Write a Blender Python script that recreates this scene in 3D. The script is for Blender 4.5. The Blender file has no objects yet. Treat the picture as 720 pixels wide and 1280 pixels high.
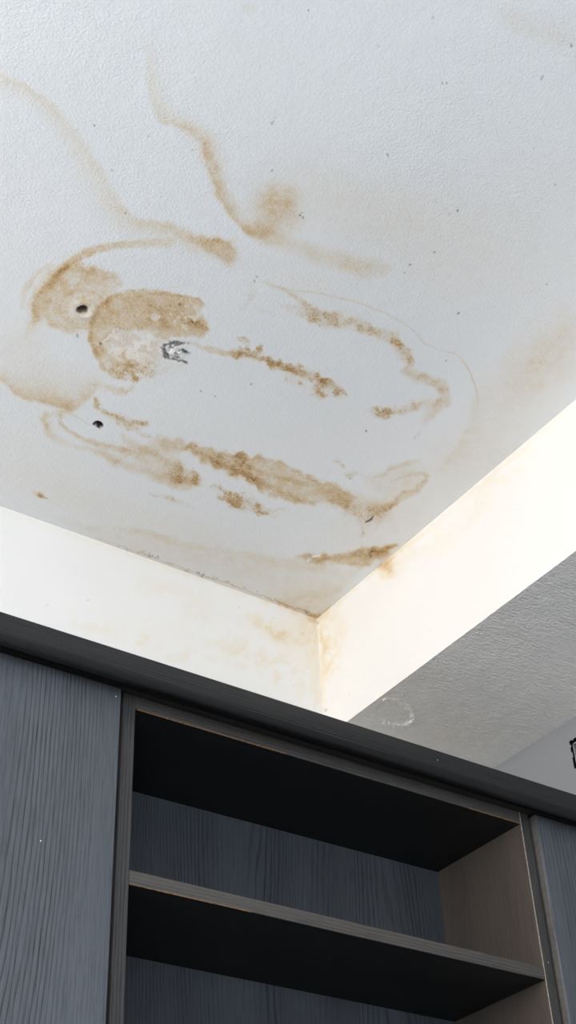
import bpy, bmesh, math, random
import numpy as np
from mathutils import Vector, Matrix

# ------------------------------------------------------------------ camera, world, light, exposure
Z0 = 2.5                      # height of the cabinet's top-panel underside above the floor
FPX = 1679.52                 # focal length in pixels of the 720x1280 frame
CAM = np.array([-0.91013419, -1.71174696, Z0 - 1.15054376])
PITCH, ROLL, YAW = 0.6797, -0.0494, 0.6269
_f = np.array([math.sin(YAW)*math.cos(PITCH), math.cos(YAW)*math.cos(PITCH), math.sin(PITCH)])
_r = np.array([math.cos(YAW), -math.sin(YAW), 0.0]); _u = np.cross(_r, _f)
RT = math.cos(ROLL)*_r + math.sin(ROLL)*_u
UP = -math.sin(ROLL)*_r + math.cos(ROLL)*_u
FW = _f
scene = bpy.context.scene
col = scene.collection
cd = bpy.data.cameras.new('camera'); cam = bpy.data.objects.new('camera', cd); col.objects.link(cam)
cd.sensor_fit = 'VERTICAL'; cd.sensor_height = 36.0; cd.sensor_width = 36.0*720/1280
cd.lens = FPX/1280*36.0; cd.clip_start = 0.02
cam.matrix_world = Matrix(((RT[0], UP[0], -FW[0], CAM[0]), (RT[1], UP[1], -FW[1], CAM[1]),
                           (RT[2], UP[2], -FW[2], CAM[2]), (0, 0, 0, 1)))
scene.camera = cam

# room extents
XL, XR = -3.7, 1.0742         # left and right walls
YB, YF = 0.36, -3.8           # back wall (behind the cabinets) and rear wall (behind the camera)
ZC = Z0 + 0.6239              # ceiling
BX, BZ = 0.6583, Z0 + 0.3078  # beam side and underside
WIN1 = (-2.3, 0.1, 2.15, 3.0)    # left window: y0, y1, z0, z1
WIN2 = (-3.2, -0.7, 0.9, 2.5)        # rear window: x0, x1, z0, z1

w = bpy.data.worlds.new('sky'); scene.world = w; w.use_nodes = True
bg = w.node_tree.nodes['Background']
bg.inputs['Color'].default_value = (0.62, 0.76, 1.0, 1); bg.inputs['Strength'].default_value = 2.0

def area(name, loc, rot, sx, sy, power, color, spread=180):
    l = bpy.data.lights.new(name, 'AREA'); l.shape = 'RECTANGLE'; l.size = sx; l.size_y = sy
    l.energy = power; l.color = color; l.spread = math.radians(spread)
    o = bpy.data.objects.new(name, l); col.objects.link(o); o.location = loc; o.rotation_euler = rot
    return o
# daylight through the two windows
area('daylight_left_window', (XL+0.03, (WIN1[0]+WIN1[1])/2, (WIN1[2]+WIN1[3])/2), (0, math.radians(-90), 0),
     WIN1[3]-WIN1[2]-0.08, WIN1[1]-WIN1[0]-0.08, 110, (1.0, 0.935, 0.86))
area('daylight_rear_window', ((WIN2[0]+WIN2[1])/2, YF+0.03, (WIN2[2]+WIN2[3])/2), (math.radians(90), 0, 0),
     WIN2[1]-WIN2[0]-0.08, WIN2[3]-WIN2[2]-0.08, 100, (0.70, 0.84, 1.0))
scene.view_settings.view_transform = 'Standard'
scene.view_settings.look = 'None'
scene.view_settings.gamma = 1.0
scene.view_settings.use_curve_mapping = False
scene.view_settings.exposure = 0.0

# ------------------------------------------------------------------ pixel helpers
def to_px(P):
    d = P - CAM
    z = d @ FW
    return 360 + FPX*(d @ RT)/z, 640 - FPX*(d @ UP)/z

def hit(u, v, axis, val):
    d = FW + RT*(u-360)/FPX - UP*(v-640)/FPX
    return CAM + d*((val - CAM[axis])/d[axis])

# ------------------------------------------------------------------ object helpers
def tag(o, label=None, cat=None, group=None, kind=None):
    if label: o['label'] = label
    if cat: o['category'] = cat
    if group: o['group'] = group
    if kind: o['kind'] = kind
    return o

def link(name, me, mat, parent=None, smooth=False):
    o = bpy.data.objects.new(name, me); col.objects.link(o)
    if mat: me.materials.append(mat)
    if parent:
        o.parent = parent
        o.location = -Vector(parent.location) if parent.type == 'EMPTY' else (0, 0, 0)
    if smooth:
        me.polygons.foreach_set('use_smooth', [True]*len(me.polygons))
    return o

def empty(name, loc):
    o = bpy.data.objects.new(name, None); col.objects.link(o); o.location = loc
    o.empty_display_size = 0.1
    return o

def bm_mesh(name, bm):
    me = bpy.data.meshes.new(name); bm.to_mesh(me); bm.free(); return me

def box(name, x0, x1, y0, y1, z0, z1, mat, parent=None, bev=0.0015, seg=2):
    bm = bmesh.new()
    bmesh.ops.create_cube(bm, size=1)
    for v in bm.verts:
        v.co = Vector((x0+(v.co.x+.5)*(x1-x0), y0+(v.co.y+.5)*(y1-y0), z0+(v.co.z+.5)*(z1-z0)))
    if bev:
        bmesh.ops.bevel(bm, geom=bm.edges[:], offset=bev, segments=seg, affect='EDGES', profile=0.5)
    o = link(name, bm_mesh(name, bm), mat, parent)
    return o

def boxes(name, rects, mat, parent=None):
    bm = bmesh.new()
    for (x0, x1, y0, y1, z0, z1) in rects:
        r = bmesh.ops.create_cube(bm, size=1)
        for v in r['verts']:
            v.co = Vector((x0+(v.co.x+.5)*(x1-x0), y0+(v.co.y+.5)*(y1-y0), z0+(v.co.z+.5)*(z1-z0)))
    return link(name, bm_mesh(name, bm), mat, parent)

# ------------------------------------------------------------------ numpy noise and stain drawing
rng = np.random.RandomState(7)
LAT = rng.rand(256, 256).astype(np.float32)
def vnoise(x, y):
    xi = np.floor(x).astype(np.int64); yi = np.floor(y).astype(np.int64)
    fx = x-xi; fy = y-yi
    fx = fx*fx*(3-2*fx); fy = fy*fy*(3-2*fy)
    a = LAT[xi & 255, yi & 255]; b = LAT[(xi+1) & 255, yi & 255]
    c = LAT[xi & 255, (yi+1) & 255]; d = LAT[(xi+1) & 255, (yi+1) & 255]
    return (a*(1-fx)+b*fx)*(1-fy)+(c*(1-fx)+d*fx)*fy
def fbm(x, y, o=4):
    s = 0; a = .5; t = 0
    for k in range(o):
        s = s+a*vnoise(x*2**k+17.3*k, y*2**k+9.1*k); t += a; a *= .55
    return s/t
def sstep(e0, e1, x):
    t = np.clip((x-e0)/(e1-e0), 0, 1); return t*t*(3-2*t)

class Stain:
    """Stain masks over a surface; shapes are given in photo pixels and land on the surface."""
    def __init__(self, u, v):
        self.u, self.v = u, v
        self.ch = np.zeros((len(u), 4), np.float32)      # soft tan, crumbly tan, dark, bare white
        self.w1 = (fbm(u/38, v/38)-.5); self.w2 = (fbm(u/38+50, v/38+90)-.5)
        self.f1 = (fbm(u/9+5, v/9+3, 4)-.5)*1.7; self.f2 = (fbm(u/9+70, v/9+31, 4)-.5)*1.7
        self.g1 = fbm(u/13+11, v/13+45, 4); self.g2 = fbm(u/24+31, v/24+5, 3)
    def _add(self, ch, idx, m):
        c = self.ch[idx, ch]
        self.ch[idx, ch] = 1-(1-c)*(1-np.clip(m, 0, 1))
    def _sel(self, pts, pad):
        p = np.array([q[:2] for q in pts], float)
        return np.nonzero((self.u > p[:, 0].min()-pad) & (self.u < p[:, 0].max()+pad) &
                          (self.v > p[:, 1].min()-pad) & (self.v < p[:, 1].max()+pad))[0]
    def _warp(self, i, wob, rough):
        return self.u[i]+self.w1[i]*wob+self.f1[i]*rough, self.v[i]+self.w2[i]*wob+self.f2[i]*rough
    def _mott(self, i, ch):
        if ch == 1: return np.clip(.5+.85*sstep(.3, .65, self.g1[i])*(.5+.8*self.g2[i]), 0, 1.3)
        if ch == 0: return np.clip(.62+.76*self.g1[i], 0, 1.3)
        return 1.0
    def stroke(self, pts, w=6, a=.4, soft=4, feather=None, side=1, ch=0, wob=8, rough=3):
        """pts: (x, y[, width, strength]).  feather: soft falloff on the other side of `side`."""
        q = [(p[0], p[1], p[2] if len(p) > 2 else w, p[3] if len(p) > 3 else a) for p in pts]
        pad = max(x[2] for x in q)+soft+(feather or 0)+12
        i = self._sel(q, pad)
        if not len(i): return
        U, V = self._warp(i, wob, rough)
        best = np.full(len(i), 1e9); bw = np.zeros(len(i)); ba = np.zeros(len(i)); bs = np.zeros(len(i))
        for (x0, y0, w0, a0), (x1, y1, w1, a1) in zip(q[:-1], q[1:]):
            dx, dy = x1-x0, y1-y0; L = dx*dx+dy*dy
            t = np.clip(((U-x0)*dx+(V-y0)*dy)/L, 0, 1)
            d = np.hypot(U-x0-t*dx, V-y0-t*dy); k = d < best
            s = ((U-x0)*dy-(V-y0)*dx)/math.sqrt(L)
            best = np.where(k, d, best); bw = np.where(k, w0+(w1-w0)*t, bw)
            ba = np.where(k, a0+(a1-a0)*t, ba); bs = np.where(k, s, bs)
        h = bw/2
        if feather:
            m = np.where(bs*side > 0, sstep(soft, 0, best), np.clip(1-best/(feather*np.maximum(bw, .01)/max(w, .01)), 0, 1)**1.6)
        else:
            m = sstep(h+soft/2, np.maximum(h-soft/2, 0)-.01, best)
        self._add(ch, i, ba*m*self._mott(i, ch))
    def poly(self, pts, a=.4, soft=4, ch=0, wob=6, rough=4, edge=0, fade=None):
        i = self._sel(pts, soft+14)
        if not len(i): return
        U, V = self._warp(i, wob, rough)
        ins = np.zeros(len(i), bool); best = np.full(len(i), 1e9)
        n = len(pts)
        for k in range(n):
            x0, y0 = pts[k]; x1, y1 = pts[(k+1) % n]
            c = ((y0 > V) != (y1 > V))
            with np.errstate(divide='ignore', invalid='ignore'):
                xx = (x1-x0)*(V-y0)/((y1-y0) if y1 != y0 else 1e-9)+x0
            ins ^= c & (U < xx)
            dx, dy = x1-x0, y1-y0
            t = np.clip(((U-x0)*dx+(V-y0)*dy)/(dx*dx+dy*dy), 0, 1)
            best = np.minimum(best, np.hypot(U-x0-t*dx, V-y0-t*dy))
        sd = np.where(ins, best, -best)
        m = sstep(-soft/2, soft/2, sd)
        if edge: m = m*(1+edge*sstep(9, 1, best)) if edge > 0 else m
        if fade: m = m*(1-fade*sstep(0, 30, sd))
        self._add(ch, i, a*m*self._mott(i, ch))
    def blob(self, x, y, rx, ry, a=.4, ang=0, ch=0, p=1.0, wob=8, rough=3):
        r = max(rx, ry)*1.6
        i = self._sel([(x-r, y-r), (x+r, y+r)], 5)
        if not len(i): return
        U, V = self._warp(i, wob, rough)
        c, s = math.cos(math.radians(ang)), math.sin(math.radians(ang))
        X = ((U-x)*c+(V-y)*s)/rx; Y = (-(U-x)*s+(V-y)*c)/ry
        d = np.sqrt(X*X+Y*Y)
        self._add(ch, i, a*sstep(1.35, 1.35-p*1.35, d)*self._mott(i, ch))
    def blotch(self, x, y, rx, ry, a, scale=11, ang=0, ch=0, lo=.46, hi=.6, seed=0):
        r = max(rx, ry)*1.2
        i = self._sel([(x-r, y-r), (x+r, y+r)], 2)
        if not len(i): return
        c, s_ = math.cos(math.radians(ang)), math.sin(math.radians(ang))
        X = ((self.u[i]-x)*c+(self.v[i]-y)*s_)/rx; Y = (-(self.u[i]-x)*s_+(self.v[i]-y)*c)/ry
        n = fbm(self.u[i]/scale+seed*7.7, self.v[i]/scale+seed*3.3, 5)
        self._add(ch, i, a*sstep(1.1, .3, np.hypot(X, Y))*sstep(lo, hi, n))
    def ring(self, x, y, rx, ry, w, a, ang=0, ch=0, soft=.1, wob=5, rough=2):
        r = max(rx, ry)*1.5+8
        i = self._sel([(x-r, y-r), (x+r, y+r)], 5)
        if not len(i): return
        U, V = self._warp(i, wob, rough)
        c, s = math.cos(math.radians(ang)), math.sin(math.radians(ang))
        X = ((U-x)*c+(V-y)*s)/rx; Y = (-(U-x)*s+(V-y)*c)/ry
        d = np.abs(np.sqrt(X*X+Y*Y)-1)*(rx+ry)/2
        self._add(ch, i, a*sstep(w, w*.2, d))
    def dot(self, x, y, r, a=.8, ch=2):
        i = self._sel([(x-r-3, y-r-3), (x+r+3, y+r+3)], 2)
        if not len(i): return
        d = np.hypot(self.u[i]+self.f1[i]*2-x, self.v[i]+self.f2[i]*2-y)
        self._add(ch, i, a*sstep(r+.8, r-.5, d))

def grid_surface(name, O, A, B, al, bl, draw=None, disp=None, flip=False, drop=None):
    """A flat surface O + a*A + b*B over coordinate lists, with stain masks and real relief."""
    al = np.array(al); bl = np.array(bl)
    O, A, B = (np.array(t, float) for t in (O, A, B))
    a, b = np.meshgrid(al, bl, indexing='ij'); a = a.ravel(); b = b.ravel()
    P = O + a[:, None]*A + b[:, None]*B
    u, v = to_px(P)
    front = ((P-CAM) @ FW) > 0.2
    u = np.where(front, u, -9999.); v = np.where(front, v, -9999.)
    ch = np.zeros((len(P), 4), np.float32)
    if draw:
        i = np.nonzero((u > -160) & (u < 900) & (v > -160) & (v < 1400))[0]
        s = Stain(u[i], v[i]); draw(s); ch[i] = s.ch
        if disp is not None:
            N = np.cross(A, B); N = -N if flip else N
            P[i] += disp(s)[:, None]*N
    na, nb = len(al), len(bl)
    ii, jj = np.meshgrid(np.arange(na-1), np.arange(nb-1), indexing='ij')
    q = np.stack([ii*nb+jj, (ii+1)*nb+jj, (ii+1)*nb+jj+1, ii*nb+jj+1], -1).reshape(-1, 4)
    if flip: q = q[:, ::-1]
    if drop is not None:
        ca = (al[:-1]+al[1:])/2; cb = (bl[:-1]+bl[1:])/2
        keep = ~drop(*[t.ravel() for t in np.meshgrid(ca, cb, indexing='ij')])
        q = q[keep]
    me = bpy.data.meshes.new(name)
    me.vertices.add(len(P)); me.vertices.foreach_set('co', P.astype(np.float32).ravel())
    me.loops.add(q.size); me.loops.foreach_set('vertex_index', q.astype(np.int32).ravel())
    me.polygons.add(len(q)); me.polygons.foreach_set('loop_start', np.arange(0, q.size, 4, dtype=np.int32))
    me.update(calc_edges=True)
    at = me.attributes.new('stain', 'FLOAT_COLOR', 'POINT')
    at.data.foreach_set('color', ch.ravel())
    me.polygons.foreach_set('use_smooth', np.ones(len(q), bool))
    return me

def span(lo, hi, d0, d1, step, coarse=0.25):
    """coordinates from lo to hi, fine between d0 and d1"""
    L = []
    if d0 > lo: L += list(np.linspace(lo, d0, max(2, int((d0-lo)/coarse)+1))[:-1])
    L += list(np.linspace(d0, d1, int(round((d1-d0)/step))+1))
    if hi > d1: L += list(np.linspace(d1, hi, max(2, int((hi-d1)/coarse)+1))[1:])
    return L

# ------------------------------------------------------------------ materials
class NT:
    def __init__(self, name):
        self.m = bpy.data.materials.new(name); self.m.use_nodes = True
        self.t = self.m.node_tree; self.b = self.t.nodes['Principled BSDF']
    def n(self, kind, **kw):
        o = self.t.nodes.new(kind)
        for k, v in kw.items(): setattr(o, k, v)
        return o
    def l(self, a, b): self.t.links.new(a, b)
    def val(self, sock, x):
        if hasattr(x, 'is_linked') or hasattr(x, 'links'): self.l(x, sock)
        else: sock.default_value = x
    def math(self, op, a, b=0.0, clamp=False):
        o = self.n('ShaderNodeMath', operation=op, use_clamp=clamp)
        self.val(o.inputs[0], a); self.val(o.inputs[1], b); return o.outputs[0]
    def mix(self, f, a, b):
        o = self.n('ShaderNodeMix', data_type='RGBA')
        self.val(o.inputs[0], f)
        self.val(o.inputs[6], a); self.val(o.inputs[7], b); return o.outputs[2]
    def noise(self, vec, scale, detail=2, rough=.5, dist=0):
        o = self.n('ShaderNodeTexNoise'); self.l(vec, o.inputs['Vector'])
        o.inputs['Scale'].default_value = scale; o.inputs['Detail'].default_value = detail
        o.inputs['Roughness'].default_value = rough; o.inputs['Distortion'].default_value = dist
        return o.outputs[0]
    def maprange(self, x, a, b, c=0., d=1., smooth=False):
        o = self.n('ShaderNodeMapRange', interpolation_type='SMOOTHSTEP' if smooth else 'LINEAR')
        self.l(x, o.inputs[0])
        for k, v in zip((1, 2, 3, 4), (a, b, c, d)): o.inputs[k].default_value = v
        return o.outputs[0]
    def ramp(self, x, stops):
        o = self.n('ShaderNodeValToRGB'); self.l(x, o.inputs[0])
        e = o.color_ramp.elements
        while len(e) < len(stops): e.new(0.5)
        for k, (p, c) in enumerate(stops):
            e[k].position = p; e[k].color = (*c, 1)
        return o.outputs[0]
    def bump(self, h, dist, strength=1.0, normal=None):
        o = self.n('ShaderNodeBump'); o.inputs['Strength'].default_value = strength
        o.inputs['Distance'].default_value = dist; self.l(h, o.inputs['Height'])
        if normal is not None: self.l(normal, o.inputs['Normal'])
        return o.outputs[0]

def plaster(name, base, texture=0.0006, tex_scale=260, brush=0.0, yellow=False):
    """old matt paint with water stains read from the 'stain' masks"""
    t = NT(name); b = t.b
    tc = t.n('ShaderNodeTexCoord').outputs['Object']
    at = t.n('ShaderNodeAttribute', attribute_name='stain')
    sep = t.n('ShaderNodeSeparateColor'); t.l(at.outputs['Color'], sep.inputs[0])
    soft, crumb, dark = sep.outputs[0], sep.outputs[1], sep.outputs[2]
    bare = at.outputs['Alpha']
    n1 = t.noise(tc, 230, 4, .72); n2 = t.noise(tc, 60, 4, .65); n3 = t.noise(tc, 430, 3, .7)
    thr = t.math('SUBTRACT', .60, t.math('MULTIPLY', crumb, .30))
    d_ = t.math('SUBTRACT', t.math('ADD', t.math('MULTIPLY', n1, .6), t.math('MULTIPLY', n3, .4)), thr)
    k = t.maprange(d_, -.02, .10, 0, 1, True)
    k = t.math('MULTIPLY', k, t.maprange(crumb, 0, .08, 0, 1))
    cr = t.math('ADD', t.math('MULTIPLY', k, t.math('ADD', .07, t.math('MULTIPLY', crumb, .50))), t.math('MULTIPLY', crumb, .42))
    so = t.math('MULTIPLY', soft, t.maprange(n2, .3, .7, .72, 1.22))
    so = t.math('MULTIPLY', so, t.maprange(n3, .3, .7, .72, 1.28))
    so = t.math('MULTIPLY', so, t.maprange(n1, .3, .7, .82, 1.18))
    tot = t.math('ADD', so, cr, clamp=True)
    tint = t.maprange(t.noise(tc, 1.3, 3, .5), .3, .7, .96, 1.03)
    bcol = t.n('ShaderNodeVectorMath', operation='SCALE'); bcol.inputs[0].default_value = base
    t.l(tint, bcol.inputs['Scale'])
    stain = t.ramp(tot, [(0, (1, 1, 1)), (.18, (.975, .905, .77) if yellow else (.945, .875, .775)), (.4, (.86, .69, .46) if yellow else (.83, .645, .42)), (.62, (.67, .43, .205)),
                         (.85, (.44, .245, .095)), (1, (.22, .11, .04))])
    mul = t.n('ShaderNodeVectorMath', operation='MULTIPLY'); t.l(bcol.outputs[0], mul.inputs[0]); t.l(stain, mul.inputs[1])
    c = t.mix(bare, mul.outputs[0], (.97, .96, .94, 1))
    c = t.mix(dark, c, (.028, .018, .011, 1))
    t.l(c, b.inputs['Base Color'])
    b.inputs['Roughness'].default_value = .62
    b.inputs['Specular IOR Level'].default_value = .25
    orange = t.noise(tc, tex_scale, 2, .55)
    patch = t.maprange(t.noise(tc, 2.2, 2, .5), .35, .65, .45, 1.0)
    h = t.math('MULTIPLY', orange, patch)
    h = t.math('ADD', h, t.math('MULTIPLY', t.noise(tc, 22, 3, .6), .8))
    if brush:
        mp = t.n('ShaderNodeMapping'); t.l(tc, mp.inputs[0])
        mp.inputs['Rotation'].default_value = (0, 0, .5); mp.inputs['Scale'].default_value = (40, 260, 40)
        h = t.math('ADD', h, t.math('MULTIPLY', t.noise(mp.outputs[0], 1, 3, .6), brush))
    h = t.math('SUBTRACT', h, t.math('MULTIPLY', k, .25))
    t.l(t.bump(h, texture), b.inputs['Normal'])
    return t.m

def wood(name, axis, base, dark, period=.0085, warp=24.0, along=.10, contrast=1.0):
    """stained ash: grain runs along `axis` (0 x, 1 y, 2 z) with cathedral figure"""
    t = NT(name); b = t.b
    tc = t.n('ShaderNodeTexCoord').outputs['Object']
    oi = t.n('ShaderNodeObjectInfo')
    off = t.n('ShaderNodeVectorMath', operation='SCALE'); off.inputs[0].default_value = (3.1, 4.7, 5.9)
    t.l(oi.outputs['Random'], off.inputs['Scale'])
    ad = t.n('ShaderNodeVectorMath', operation='ADD'); t.l(tc, ad.inputs[0]); t.l(off.outputs[0], ad.inputs[1])
    sc = [1, 1, 1]; sc[axis] = along
    m1 = t.n('ShaderNodeMapping'); t.l(ad.outputs[0], m1.inputs[0]); m1.inputs['Scale'].default_value = sc
    A = t.noise(m1.outputs[0], 4.5, 1, .4)
    A2 = t.noise(m1.outputs[0], 45, 2, .5)
    s3 = t.n('ShaderNodeSeparateXYZ'); t.l(ad.outputs[0], s3.inputs[0])
    if axis == 2: ph = t.math('ADD', s3.outputs[0], s3.outputs[1])
    elif axis == 0: ph = t.math('ADD', s3.outputs[2], s3.outputs[1])
    else: ph = t.math('ADD', s3.outputs[0], s3.outputs[2])
    ph = t.math('ADD', t.math('MULTIPLY', ph, 2*math.pi/period), t.math('MULTIPLY', A, 2*math.pi*warp))
    ph = t.math('ADD', ph, t.math('MULTIPLY', A2, 9.0))
    sn = t.math('SINE', ph)
    line = t.maprange(sn, .5, .98, 0, 1, True)
    halo = t.maprange(sn, -.6, .9, 0, .3)
    sc2 = [1, 1, 1]; sc2[axis] = .03
    m2 = t.n('ShaderNodeMapping'); t.l(ad.outputs[0], m2.inputs[0]); m2.inputs['Scale'].default_value = sc2
    pore = t.maprange(t.noise(m2.outputs[0], 520, 2, .65), .46, .66, 0, 1)
    amt = t.maprange(t.noise(m1.outputs[0], 12, 2, .5), .35, .62, .12, 1.0)
    g = t.math('ADD', t.math('MULTIPLY', t.math('ADD', line, halo), t.math('MULTIPLY', amt, .5*contrast)),
               t.math('MULTIPLY', pore, .4*contrast), clamp=True)
    band = t.maprange(t.noise(m1.outputs[0], 9, 1, .5), .3, .7, .85, 1.15)
    bs = t.n('ShaderNodeVectorMath', operation='SCALE'); bs.inputs[0].default_value = base; t.l(band, bs.inputs['Scale'])
    c = t.mix(g, bs.outputs[0], (*dark, 1))
    t.l(c, b.inputs['Base Color'])
    b.inputs['Roughness'].default_value = .5
    b.inputs['Specular IOR Level'].default_value = .3
    t.l(t.bump(g, -.0002, .8), b.inputs['Normal'])
    return t.m

def plain(name, c, rough=.5, metal=0., nscale=200, amt=.15, bump=0.0):
    t = NT(name); tc = t.n('ShaderNodeTexCoord').outputs['Object']
    n = t.noise(tc, nscale, 3, .6)
    s = t.n('ShaderNodeVectorMath', operation='SCALE'); s.inputs[0].default_value = c
    t.l(t.maprange(n, .3, .7, 1-amt, 1+amt), s.inputs['Scale']); t.l(s.outputs[0], t.b.inputs['Base Color'])
    t.b.inputs['Roughness'].default_value = rough; t.b.inputs['Metallic'].default_value = metal
    if bump: t.l(t.bump(n, bump), t.b.inputs['Normal'])
    return t.m

M = {}
M['ceiling'] = plaster('ceiling_paint', (.782, .795, .808), .0012, 280)
M['wall'] = plaster('wall_paint', (.84, .81, .765), .0004, 200, yellow=True)
M['beam'] = plaster('beam_paint', (.79, .76, .715), .0004, 200, yellow=True)
M['grey'] = plaster('beam_under_paint', (.86, .835, .80), .0036, 150, brush=1.2)  # underside cream, a little lighter than the beam's side
M['greywall'] = plaster('grey_wall_shade', (.25, .253, .258), .0004, 200)  # shade under the beam is put into this grey
M['room'] = plain('room_paint', (.40, .39, .38), .7, 0, 40, .03)
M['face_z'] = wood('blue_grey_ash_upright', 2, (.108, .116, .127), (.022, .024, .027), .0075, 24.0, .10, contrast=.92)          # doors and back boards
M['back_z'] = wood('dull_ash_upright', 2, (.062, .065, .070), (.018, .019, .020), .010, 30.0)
M['side_z'] = wood('brown_ash_upright', 2, (.088, .072, .060), (.034, .022, .019), .005, 9.0, contrast=.8)
M['edge_z'] = wood('edge_band_upright', 2, (.066, .061, .057), (.022, .021, .020), .006, 7.0)
M['edge_x'] = wood('edge_band_level', 0, (.105, .094, .084), (.036, .032, .028), .006, 7.0)
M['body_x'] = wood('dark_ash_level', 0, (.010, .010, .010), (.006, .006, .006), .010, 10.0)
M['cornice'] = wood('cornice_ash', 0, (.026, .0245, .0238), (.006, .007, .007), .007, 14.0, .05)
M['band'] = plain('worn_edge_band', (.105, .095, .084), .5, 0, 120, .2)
M['bead'] = plain('bead_shade_black', (.0045, .0045, .005), .4, 0, 60, .2)  # near black: shade on the cornice nose put into the colour
M['lip'] = plain('pale_edge_highlight', (.30, .255, .205), .6, 0, 140, .35)  # highlight of a lit edge painted as a pale tan
M['bounce'] = plain('pale_bounce_board', (.70, .62, .52), .9, 0, 260, .2)  # pale tan of the boards added to bounce light upward
M['chip'] = plain('worn_chipboard_edge', (.30, .15, .06), .8, 0, 160, .7)
M['fleck'] = plain('white_paint_fleck', (.8, .8, .78), .7, 0, 300, .05)
M['boxmetal'] = plain('box_plastic', (.25, .26, .26), .5, 0, 80, .3)
M['black'] = plain('dark_cavity', (.012, .012, .012), .9, 0, 80, .3)
M['floor'] = plain('floor_tile', (.52, .49, .45), .5, 0, 3, .1)
M['frame'] = plain('window_frame_white', (.8, .8, .8), .4, 0, 20, .02)
tg = NT('window_glass'); tg.b.inputs['Transmission Weight'].default_value = 1.0
tg.b.inputs['Roughness'].default_value = 0.0; tg.b.inputs['IOR'].default_value = 1.02
_tn = tg.noise(tg.n('ShaderNodeTexCoord').outputs['Object'], 3)
tg.l(tg.maprange(_tn, 0, 1, 0, .01), tg.b.inputs['Roughness'])
M['glass'] = tg.m

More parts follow.
